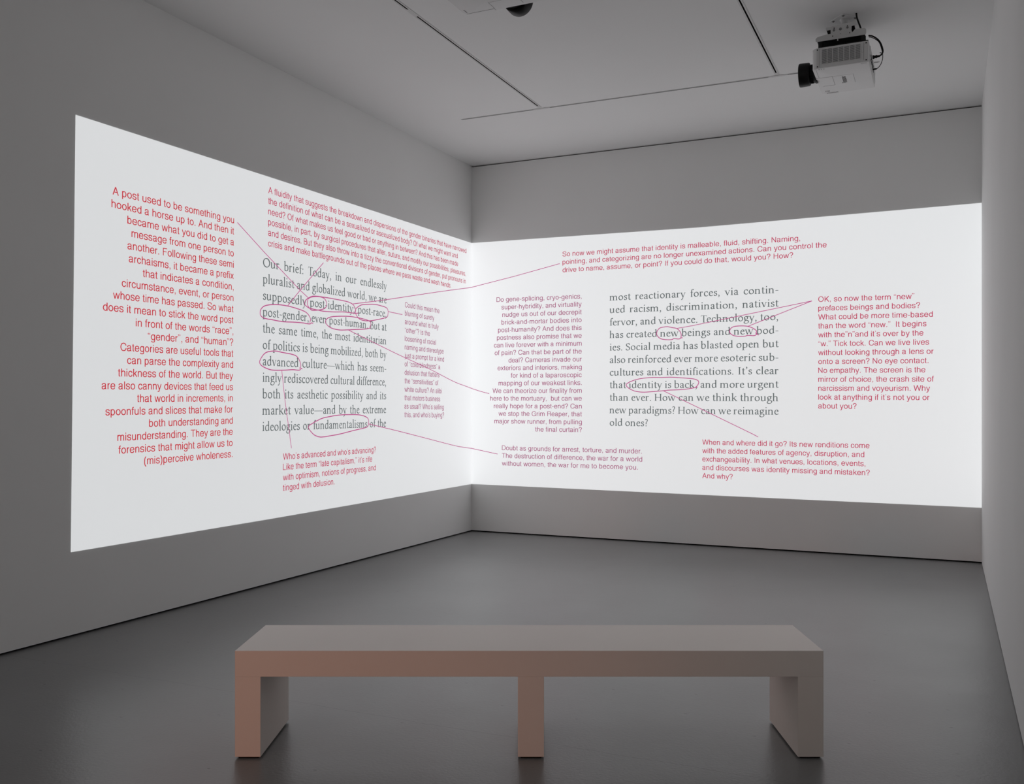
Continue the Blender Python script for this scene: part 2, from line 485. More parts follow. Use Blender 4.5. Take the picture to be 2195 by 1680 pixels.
def word_polys(wd):
    x = 0.0; out = []
    for ch in wd:
        g, adv = GL_[ch]
        for p in g.polys:
            out.append([(q[0] + x, q[1]) for q in p])
        x += adv
        if ch == 'T': x -= 70
    return out, x

# ---------------------------------------------------------------- grotesque lettering with an even stroke
SV, SH_ = 98.0, 80.0
def monow(dx, dy, s=1.0):
    return (SH_ + (SV - SH_) * abs(dy)) * s

class Sans(Glyph):
    pen = staticmethod(monow)
    def v(self, x, y0, y1, w=98):
        return self.bar(x - w / 2, x + w / 2, y0, y1)
    def h(self, x0, x1, y, w=80):
        return self.bar(x0, x1, y - w / 2, y + w / 2)

SN = {}
def S_(ch, adv):
    g = Sans(); SN[ch] = (g, adv); return g
XH = 523; CAP = 718; o_ = 35
bowl_o = ell(278, 261, 201, 238, 12)
S_('a', 556).c([(78, 365), (100, 440), (170, 488), (265, 503), (360, 485), (408, 420), (408, 300)]).c([(408, 320), (408, 95), (430, 42), (490, 22)], .95).c([(408, 305), (300, 275), (170, 255), (95, 215), (75, 140), (105, 55), (190, 22), (300, 42), (380, 95), (408, 175)])
S_('b', 556).v(100, 0, CAP).c([(100, 261), (125, 410), (200, 485), (290, 500), (400, 440), (450, 261), (400, 85), (290, 22), (200, 38), (125, 110), (100, 261)])
S_('c', 500).c([(432, 345), (390, 450), (265, 500), (130, 435), (78, 261), (130, 90), (260, 22), (385, 70), (438, 185)])
S_('d', 556).v(456, 0, CAP).c([(456, 261), (431, 110), (356, 38), (266, 22), (150, 85), (78, 261), (150, 440), (266, 500), (356, 485), (431, 410), (456, 261)])
S_('e', 556).h(80, 500, 262, 66).c([(478, 262), (440, 430), (280, 500), (130, 430), (78, 250), (130, 80), (280, 22), (400, 55), (468, 158)])
S_('f', 278).v(122, 0, 560).h(14, 258, 490, 66).c([(122, 540), (132, 640), (180, 680), (262, 680)])
S_('g', 556).v(452, -40, XH).c([(452, 265), (427, 410), (352, 485), (262, 500), (145, 435), (75, 265), (145, 95), (262, 28), (352, 42), (427, 118), (452, 265)]).c([(452, -20), (430, -125), (360, -175), (255, -185), (150, -165), (92, -85)])
S_('h', 556).v(107, 0, CAP).c([(107, 320), (150, 440), (275, 500), (400, 465), (446, 360), (448, 250)]).v(448, 0, 270)
S_('i', 222).v(111, 0, XH).bar(69, 153, 618, CAP)
S_('j', 222).v(111, -90, XH).bar(69, 153, 618, CAP).c([(111, -80), (95, -155), (45, -178), (-10, -175)])
S_('k', 500).v(108, 0, CAP).line(108, 190, 430, 523, 90).line(225, 320, 450, 0, 98)
S_('l', 222).v(111, 0, CAP)
S_('m', 833).v(107, 0, XH).c([(107, 330), (150, 450), (250, 500), (345, 470), (378, 380), (379, 250)]).v(415 - 36 + 38, 0, 300).c([(417, 330), (455, 450), (560, 500), (680, 470), (723, 380), (724, 250)]).v(724, 0, 300)
SN['m'] = (Sans().v(107, 0, XH).c([(107, 330), (150, 450), (250, 500), (370, 470), (415, 380), (417, 250)]).v(417, 0, 300).c([(417, 330), (460, 450), (565, 500), (680, 470), (724, 380), (726, 250)]).v(726, 0, 300), 833)
S_('n', 556).v(107, 0, XH).c([(107, 320), (150, 440), (275, 500), (400, 465), (446, 360), (448, 250)]).v(448, 0, 270)
S_('o', 556).c(bowl_o, closed=True)
S_('p', 556).v(100, -207, XH).c([(100, 261), (125, 410), (200, 485), (290, 500), (400, 440), (462, 261), (400, 85), (290, 22), (200, 38), (125, 110), (100, 261)])
S_('r', 333).v(111, 0, XH).c([(111, 300), (140, 410), (210, 475), (318, 480)])
S_('s', 500).c([(420, 372), (380, 470), (250, 503), (120, 465), (85, 380), (130, 305), (250, 268), (380, 225), (420, 150), (375, 55), (250, 20), (115, 55), (70, 165)])
S_('t', 278).v(128, 80, 665).h(14, 252, 490, 66).c([(128, 130), (138, 55), (185, 32), (252, 34)])
S_('u', 556).v(448, 0, XH).c([(448, 200), (405, 80), (282, 22), (155, 58), (109, 160), (108, 270)]).v(108, 250, XH)
S_('v', 500).line(52, 523, 250, 0, 92).line(448, 523, 250, 0, 92)
S_('w', 722).line(50, 523, 205, 0, 90).line(361, 523, 212, 0, 86).line(361, 523, 510, 0, 86).line(672, 523, 517, 0, 90)
S_('x', 500).line(60, 523, 440, 0, 98).line(440, 523, 60, 0, 98)
S_('y', 500).line(52, 523, 250, 20, 92).line(450, 523, 225, -90, 90).c([(240, -60), (205, -150), (140, -178), (52, -170)])
S_('z', 500).h(42, 455, 488, 70).h(36, 462, 35, 70).line(420, 500, 80, 25, 88)
S_('A', 667).line(60, 0, 333, 718, 96).line(607, 0, 333, 718, 96).h(150, 520, 250, 74)
S_('B', 667).v(125, 0, CAP, 92).h(120, 360, 683).h(120, 370, 378).h(120, 370, 35).c([(350, 683), (500, 660), (555, 535), (500, 400), (350, 378)]).c([(360, 378), (540, 350), (585, 205), (530, 65), (360, 35)])
S_('C', 722).c([(648, 490), (560, 640), (390, 700), (170, 610), (92, 360), (165, 110), (385, 18), (570, 90), (655, 265)])
S_('D', 722).v(128, 0, CAP, 92).h(120, 340, 683, 74).h(120, 340, 35, 74).c([(330, 683), (520, 640), (628, 470), (628, 245), (520, 80), (330, 35)])
S_('F', 611).v(130, 0, CAP, 92).h(120, 575, 682, 74).h(120, 520, 375, 74)
S_('G', 778).c([(680, 500), (590, 645), (405, 700), (180, 610), (95, 360), (180, 105), (400, 18), (580, 85), (668, 210)]).v(672, 0, 345, 74).h(410, 705, 345, 70)
S_('H', 722).v(125, 0, CAP, 92).v(597, 0, CAP, 92).h(120, 600, 385, 76)
S_('I', 278).v(139, 0, CAP, 92)
S_('K', 667).v(122, 0, CAP, 92).line(122, 240, 590, 718, 104).line(265, 420, 605, 0, 112)
S_('L', 556).v(125, 0, CAP, 92).h(120, 520, 38, 76)
S_('N', 722).v(120, 0, CAP, 86).v(602, 0, CAP, 86).line(120, 690, 602, 28, 102)
S_('O', 778).c(ell(389, 359, 300, 342, 14), closed=True)
S_('P', 667).v(130, 0, CAP, 92).h(120, 380, 683, 74).h(120, 380, 330, 74).c([(370, 683), (530, 655), (585, 505), (530, 360), (370, 330)])
S_('R', 722).v(130, 0, CAP, 92).h(120, 400, 683, 74).h(120, 400, 360, 74).c([(390, 683), (560, 655), (610, 520), (560, 385), (390, 360)]).c([(430, 355), (560, 320), (595, 210), (605, 90), (640, 0)])
S_('S', 667).c([(575, 510), (510, 650), (330, 700), (150, 650), (95, 530), (150, 425), (330, 372), (520, 315), (585, 200), (520, 70), (335, 18), (140, 70), (75, 240)])
S_('T', 611).v(306, 0, CAP, 92).h(20, 592, 682, 74)
S_('W', 944).line(60, 718, 245, 0, 96).line(472, 718, 255, 0, 92).line(472, 718, 690, 0, 92).line(885, 718, 700, 0, 96)
S_('.', 278).bar(87, 191, 0, 104)
S_(',', 278).bar(87, 191, 0, 104).q((191, 104), (191, 10), (165, -90), (95, -150), (87, -110), (130, -70), (140, 0), (140, 104))
S_('-', 333).h(44, 289, 268, 74)
S_('’', 222).bar(60, 160, 618, 718).q((160, 618), (160, 650), (120, 618), (80, 500), (60, 500), (60, 530), (100, 545), (115, 600), (115, 618))
S_('”', 345).bar(40, 140, 618, 718).q((140, 618), (140, 650), (60, 500), (40, 500), (40, 530), (85, 560), (95, 618)).bar(205, 305, 618, 718).q((305, 618), (305, 650), (225, 500), (205, 500), (205, 530), (250, 560), (260, 618))
S_('“', 345).bar(40, 140, 500, 600).q((40, 600), (40, 568), (120, 718), (140, 718), (140, 688), (95, 658), (85, 600)).bar(205, 305, 500, 600).q((205, 600), (205, 568), (285, 718), (305, 718), (305, 688), (260, 658), (250, 600))
S_('?', 556).c([(90, 510), (130, 640), (270, 702), (420, 650), (465, 530), (415, 425), (320, 340), (285, 250), (282, 190)]).bar(232, 332, 0, 104)
S_('(', 333).c([(275, 730), (160, 560), (115, 265), (160, -30), (275, -200)])
S_(')', 333).c([(58, 730), (173, 560), (218, 265), (173, -30), (58, -200)])

def sans_polys(txt):
    x = 0.0; out = []
    for ch in txt:
        if ch == ' ':
            x += 278; continue
        g, adv = SN[ch]
        for p in g.polys:
            out.append([(q[0] + x, q[1]) for q in p])
        x += adv
    xs = [q[0] for p in out for q in p]
    return out, min(xs), max(xs)

# ---------------------------------------------------------------- projectors
# local frame: lens looks along +y, origin at the body's left-front-bottom corner
PW, PL, PH = 0.585, 0.382, 0.148
def prism_x(m, prof, x0, x1):
    m.prism([(x0, y, z) for y, z in prof], (x1 - x0, 0, 0))

def build_projector():
    r = empty('projector')
    # shell with rounded front corners and chamfered lower edges
    m = MB()
    out = [(0.0, 0.0), (PW, 0.0), (PW, PL - 0.03), (PW - 0.012, PL - 0.008), (PW - 0.03, PL), (0.03, PL), (0.012, PL - 0.008), (0.0, PL - 0.03)]
    m.prism([(x, y, 0.0) for x, y in out], (0, 0, PH))
    m.build('shell', M_body, r, bevel=0.006, smooth=True, segs=3)
    # rear connector recess
    MB().box(0.05, PW - 0.05, -0.006, 0.001, 0.015, PH - 0.02).build('rear_panel', M_side, r, bevel=0.002)
    m = MB()
    for k in range(5):
        m.box(0.08 + 0.055 * k, 0.115 + 0.055 * k, -0.009, -0.004, 0.03, 0.045)
        m.box(0.08 + 0.055 * k, 0.105 + 0.055 * k, -0.009, -0.004, 0.062, 0.074)
    tag(m.build('sockets', M_black, r), kind='stuff')
    # left side: vent panel with seven banks of louvres
    sp_ = MB().box(-0.004, 0.002, 0.004, PL - 0.03, 0.004, PH - 0.003).build('side_panel', M_side, r, bevel=0.0015)
    y0, y1, z0, z1 = 0.054, 0.317, 0.029, 0.130
    MB().box(-0.0048, -0.0038, y0, y1, z0, z1).build('vent_recess', M_black, sp_)
    m = MB()
    pit = (y1 - y0) / 7
    for k in range(8):
        yy = y0 + pit * k
        m.box(-0.0078, -0.0042, yy - 0.0022, yy + 0.0022, z0, z1)
    for k in range(18):
        zz = z0 + (z1 - z0) * k / 17
        m.box(-0.0072, -0.0042, y0, y1, zz - 0.0013, zz + 0.0013)
    tag(m.build('louvre', M_side, sp_), kind='stuff')
    for yy, zz in ((0.018, 0.013), (0.018, 0.132), (0.345, 0.013), (0.345, 0.132)):
        MB().lathe([(0, 0.0), (0, 0.005), (0.002, 0.004), (0.002, 0.0)], (-0.004, yy, zz), (-1, 0, 0), 12).build('screw', M_print, sp_)
    MB().box(-0.0052, -0.004, 0.033, 0.0345, 0.012, 0.138).build('seam_line', M_seam, sp_)
    MB().box(-0.0052, -0.004, 0.331, 0.3325, 0.012, 0.138).build('seam_line', M_seam, sp_)
    MB().box(-0.008, -0.004, 0.036, 0.047, 0.070, 0.098).build('latch', M_side, sp_, bevel=0.001)
    # lens: barrel, ribbed focus ring, hood and glass
    lx, lz = 0.272, 0.062
    ln = MB().lathe([(0.0, 0.0), (0.0, 0.070), (0.012, 0.072), (0.022, 0.066), (0.05, 0.064), (0.058, 0.060), (0.058, 0.0)], (lx, PL - 0.006, lz), (0, 1, 0), 48).build('lens', M_black, r, smooth=True)
    MB().lathe([(0.05, 0.055), (0.055, 0.079), (0.062, 0.083), (0.122, 0.085), (0.130, 0.083), (0.132, 0.078), (0.132, 0.069), (0.105, 0.064), (0.072, 0.058), (0.05, 0.055)], (lx, PL - 0.006, lz), (0, 1, 0), 56).build('lens_hood', M_black, ln, smooth=True)
    gm, gnt, gb = base_mat('lens_glass', (0.01, 0.01, 0.014), 0.05, 0.8)
    MB().lathe([(0.085, 0.060), (0.094, 0.045), (0.100, 0.022), (0.102, 0.0)], (lx, PL - 0.006, lz), (0, 1, 0), 40).build('lens_glass', gm, ln, smooth=True)
    m = MB()
    for k in range(44):
        a = 2 * PI * k / 44
        c, s = math.cos(a), math.sin(a)
        p = Vector((lx + c * 0.0655, PL + 0.022, lz + s * 0.0655))
        m.tube([p, p + Vector((0, 0.020, 0))], 0.0022, 5)
    tag(m.build('focus_ribs', M_black, ln), kind='stuff')
    # underside: panel seams, cover plate, print
    us = MB()
    us.box(0.205, PW - 0.19, 0.123, 0.2645, -0.0012, 0.001)
    us.build('access_cover', M_body, r, bevel=0.0005)
    m = MB()
    for (xa, xb, ya, yb) in ((0.203, 0.397, 0.1215, 0.1228), (0.203, 0.397, 0.2655, 0.2675), (0.203, 0.2045, 0.2655, PL - 0.03), (0.395, 0.3965, 0.2655, PL - 0.03),
                             (0.010, 0.200, PL - 0.0245, PL - 0.0230), (0.200, 0.2015, 0.350, PL)):
        m.box(xa, xb, ya, yb, -0.0008, 0.0005)
    tag(m.build('seam_line', M_seam, r), kind='stuff')
    pp, x0_, x1_ = sans_polys('Panasonic')
    m = MB()
    for P in pp:
        m.poly([(0.373 - (q[0] - x0_) / (x1_ - x0_) * 0.146, 0.178 + q[1] * 0.034 / 718, -0.0021) for q in P])
    m.build('brand_lettering', M_print, r, fix=False)
    # rating label and vent marks near the far edge
    m = MB()
    for k in range(9):
        m.box(0.555, 0.578, 0.262 + k * 0.0095, 0.267 + k * 0.0095, -0.0008, 0.0005)
    tag(m.build('air_slots', M_paleprint, r), kind='stuff')
    m = MB()
    for k in range(4):
        m.box(0.505, 0.535, 0.318 + k * 0.009, 0.3225 + k * 0.009, -0.0006, 0.0005)
    for k in range(3):
        m.box(0.018, 0.026, 0.300 + k * 0.016, 0.309 + k * 0.016, -0.0006, 0.0005)
    for (xa, xb, ya, yb) in ((0.012, 0.014, 0.018, 0.055), (0.026, 0.028, 0.018, 0.055), (0.012, 0.028, 0.018, 0.0195), (0.012, 0.028, 0.0535, 0.055)):
        m.box(xa, xb, ya, yb, -0.0006, 0.0005)
    tag(m.build('printed_marks', M_paleprint, r), kind='stuff')
    # status lamps under the front edge
    for k in range(4):
        MB().lathe([(0, 0.0), (0, 0.0022), (0.001, 0.0018), (0.001, 0.0)], (0.075 + 0.018 * k, PL - 0.0005, 0.010), (0, 1, 0), 8).build('status_lamp', M_print, r)

    # ceiling mount. sheets face the left and right side of the body
    top = H - 3.87
    def plate_outline(c, half):
        return [(c[0] + half * math.cos(a), c[1] + half * math.sin(a)) for a in (0, PI / 2, PI, 3 * PI / 2)]
    pc = (0.199, PL - 0.199)
    cp = MB().prism([(x, y, top - 0.004) for x, y in plate_outline(pc, 0.104)], (0, 0, 0.004)).build('ceiling_plate', M_body, r, bevel=0.001)
    for a in (0, PI / 2, PI, 3 * PI / 2):
        c = (pc[0] + 0.076 * math.cos(a), pc[1] + 0.076 * math.sin(a))
        MB().lathe([(0, 0), (0, 0.011), (0.002, 0.010), (0.002, 0.006), (0.007, 0.005), (0.007, 0)], (c[0], c[1], top - 0.004), (0, 0, -1), 14).build('bolt', M_screw, cp)
    MB().lathe([(0, 0.0), (0, 0.032), (0.012, 0.026), (0.02, 0.022), (0.10, 0.022), (0.10, 0.0)], (pc[0], pc[1], top - 0.004), (0, 0, -1), 28).build('drop_pipe', M_metal, r, smooth=True)
    def sheet(x):
        # outline in (y, z) - y is the distance from the body's rear face, z above the body's underside
        def P(wx, wz): return (x, 4.573 - wx, wz - 3.87)
        o_ = [P(4.278, 4.172), P(4.482, 4.186), P(4.490, 4.158), P(4.455, 4.156), P(4.453, 4.128), P(4.458, 4.110), P(4.470, 4.124),
              P(4.480, 4.131), P(4.540, 4.127), P(4.551, 4.118), P(4.551, 4.090), P(4.546, 4.080), P(4.216, 4.080), P(4.209, 4.086), P(4.209, 4.104),
              P(4.221, 4.114), P(4.282, 4.124), P(4.312, 4.123), P(4.312, 4.152), P(4.281, 4.150)]
        return MB().prism(o_, (0.004, 0, 0))
    br = sheet(0.048).build('bracket', M_metal, r, bevel=0.0008)
    sheet(PW - 0.06).build('bracket', M_metal, r, bevel=0.0008)
    for wx, wz, rad in ((4.334, 4.144, 0.008), (4.379, 4.147, 0.010), (4.426, 4.150, 0.008)):
        MB().lathe([(0, 0), (0, rad), (0.003, rad * 0.9), (0.003, rad * 0.5), (0.006, rad * 0.45), (0.006, 0)], (0.048, 4.573 - wx, wz - 3.87), (-1, 0, 0), 16).build('bolt', M_screw, br)
    for wx, wz, l in ((4.336, 4.158, 0.012), (4.426, 4.160, 0.010), (4.378, 4.112, 0.003), (4.326, 4.104, 0.009), (4.441, 4.110, 0.008)):
        yy, zz = 4.573 - wx, wz - 3.87
        MB().box(0.0472, 0.0485, yy - 0.0025, yy + 0.0025, zz - l / 2, zz + l / 2).build('adjusting_slot', M_black, br)
    # inner yoke that joins both sheets, and the black carrier on four posts above the body
    yoke = MB()
    yoke.box(0.052, PW - 0.06, 0.10, 0.29, 0.285, 0.290)
    yoke.box(0.052, PW - 0.06, 0.11, 0.28, 0.236, 0.242)
    yoke.box(0.12, 0.28, 0.125, 0.27, 0.242, 0.285)
    yoke.build('yoke', M_black, r, bevel=0.001)
    MB().box(0.052, PW - 0.06, 0.03, PL - 0.03, 0.206, 0.212).build('cross_tray', M_black, r, bevel=0.001)
    MB().box(0.012, PW - 0.02, 0.005, PL - 0.045, PH + 0.001, PH + 0.010).build('carrier', M_black, r, bevel=0.002)
    for xx in (0.065, PW - 0.075):
        for yy in (0.043, 0.330):
            MB().lathe([(0, 0.0), (0, 0.018), (0.048, 0.018), (0.048, 0.0)], (xx, yy, PH + 0.010), (0, 0, 1), 20).build('standoff', M_black, r, smooth=True)
    MB().lathe([(0, 0), (0, 0.004), (0.006, 0.005), (0.014, 0.003), (0.014, 0)], (0.05, 4.573 - 4.36, 0.196), (0, 0, 1), 10).build('level_knob', M_metal, r)
    return r

def cable(name, pts, r, parent, mat=None, plug=None):
    o = MB().tube(catmull(pts, 7), r, 10).build(name, mat or M_rubber, parent, smooth=True)
    return o

proj = build_projector()
# first projector: lens towards the left wall
proj.location = (4.573, -2.745, 3.87)
proj.rotation_euler = (0, 0, PI / 2)
tag(proj, 'white ceiling projector with side vent, aimed at the left wall', 'projector')
proj2 = copy_tree(proj)
proj2.location = (2.373, -4.565 - PL, 3.87)
proj2.rotation_euler = (0, 0, 0)
for ch in [k for k in bpy.data.objects if k.parent == proj2 and k.name.split('.')[0] == 'lens']:
    ch.location = (0.036, 0.0, 0.010)      # its lens is shifted sideways and up
tag(proj2, 'white ceiling projector cut by the top edge, black lens towards the back wall', 'projector')

# cables of the first projector: power and signal leads looping out of the mount to the rear sockets
def wp(x, z, y=-2.55): return (x, y, z)
c1 = cable('power_cable', [wp(4.556, 4.124), wp(4.568, 4.121), wp(4.584, 4.115), wp(4.616, 4.089), wp(4.637, 4.057), wp(4.650, 4.017), wp(4.652, 3.992), wp(4.643, 3.975), wp(4.625, 3.965), wp(4.620, 3.9655)], 0.0052, None)
tag(c1, 'black cable loop from the mount to the back of the projector', 'cable')
pl = MB()
pl.lathe([(0, 0), (0, 0.013), (0.010, 0.013), (0.014, 0.009), (0.022, 0.010), (0.026, 0.012), (0.032, 0.008), (0.050, 0.006), (0.050, 0)], (4.5835, -2.55, 3.964), (1, 0, 0.05), 16)
pl.build('plug', M_black, c1, smooth=True)
MB().tube([wp(4.634, 4.074), wp(4.622, 4.068)], 0.0022, 6).build('cable_tie', M_black, c1)
MB().tube([wp(4.648, 3.984), wp(4.632, 3.990)], 0.0025, 6).build('cable_tie', M_black, c1)
c2 = cable('signal_lead', [wp(4.557, 4.116, -2.545), wp(4.584, 4.106, -2.542), wp(4.625, 4.070, -2.541), wp(4.645, 4.010, -2.541), wp(4.651, 3.957, -2.545), wp(4.642, 3.914, -2.55), wp(4.625, 3.888, -2.55), wp(4.606, 3.877, -2.55), wp(4.592, 3.877, -2.55)], 0.0026, c1)
MB().lathe([(0, 0), (0, 0.006), (0.022, 0.006), (0.030, 0.004), (0.030, 0)], (4.5835, -2.55, 3.877), (1, 0, 0.05), 12).build('plug', M_black, c2, smooth=True)
c3 = cable('ceiling_cable', [(4.479, -2.62, H - 0.001), (4.484, -2.62, 4.235), (4.502, -2.625, 4.180), (4.515, -2.63, 4.140), (4.525, -2.62, 4.128)], 0.006, None)
tag(c3, 'short black cable dropping from the ceiling behind the mount plate', 'cable')


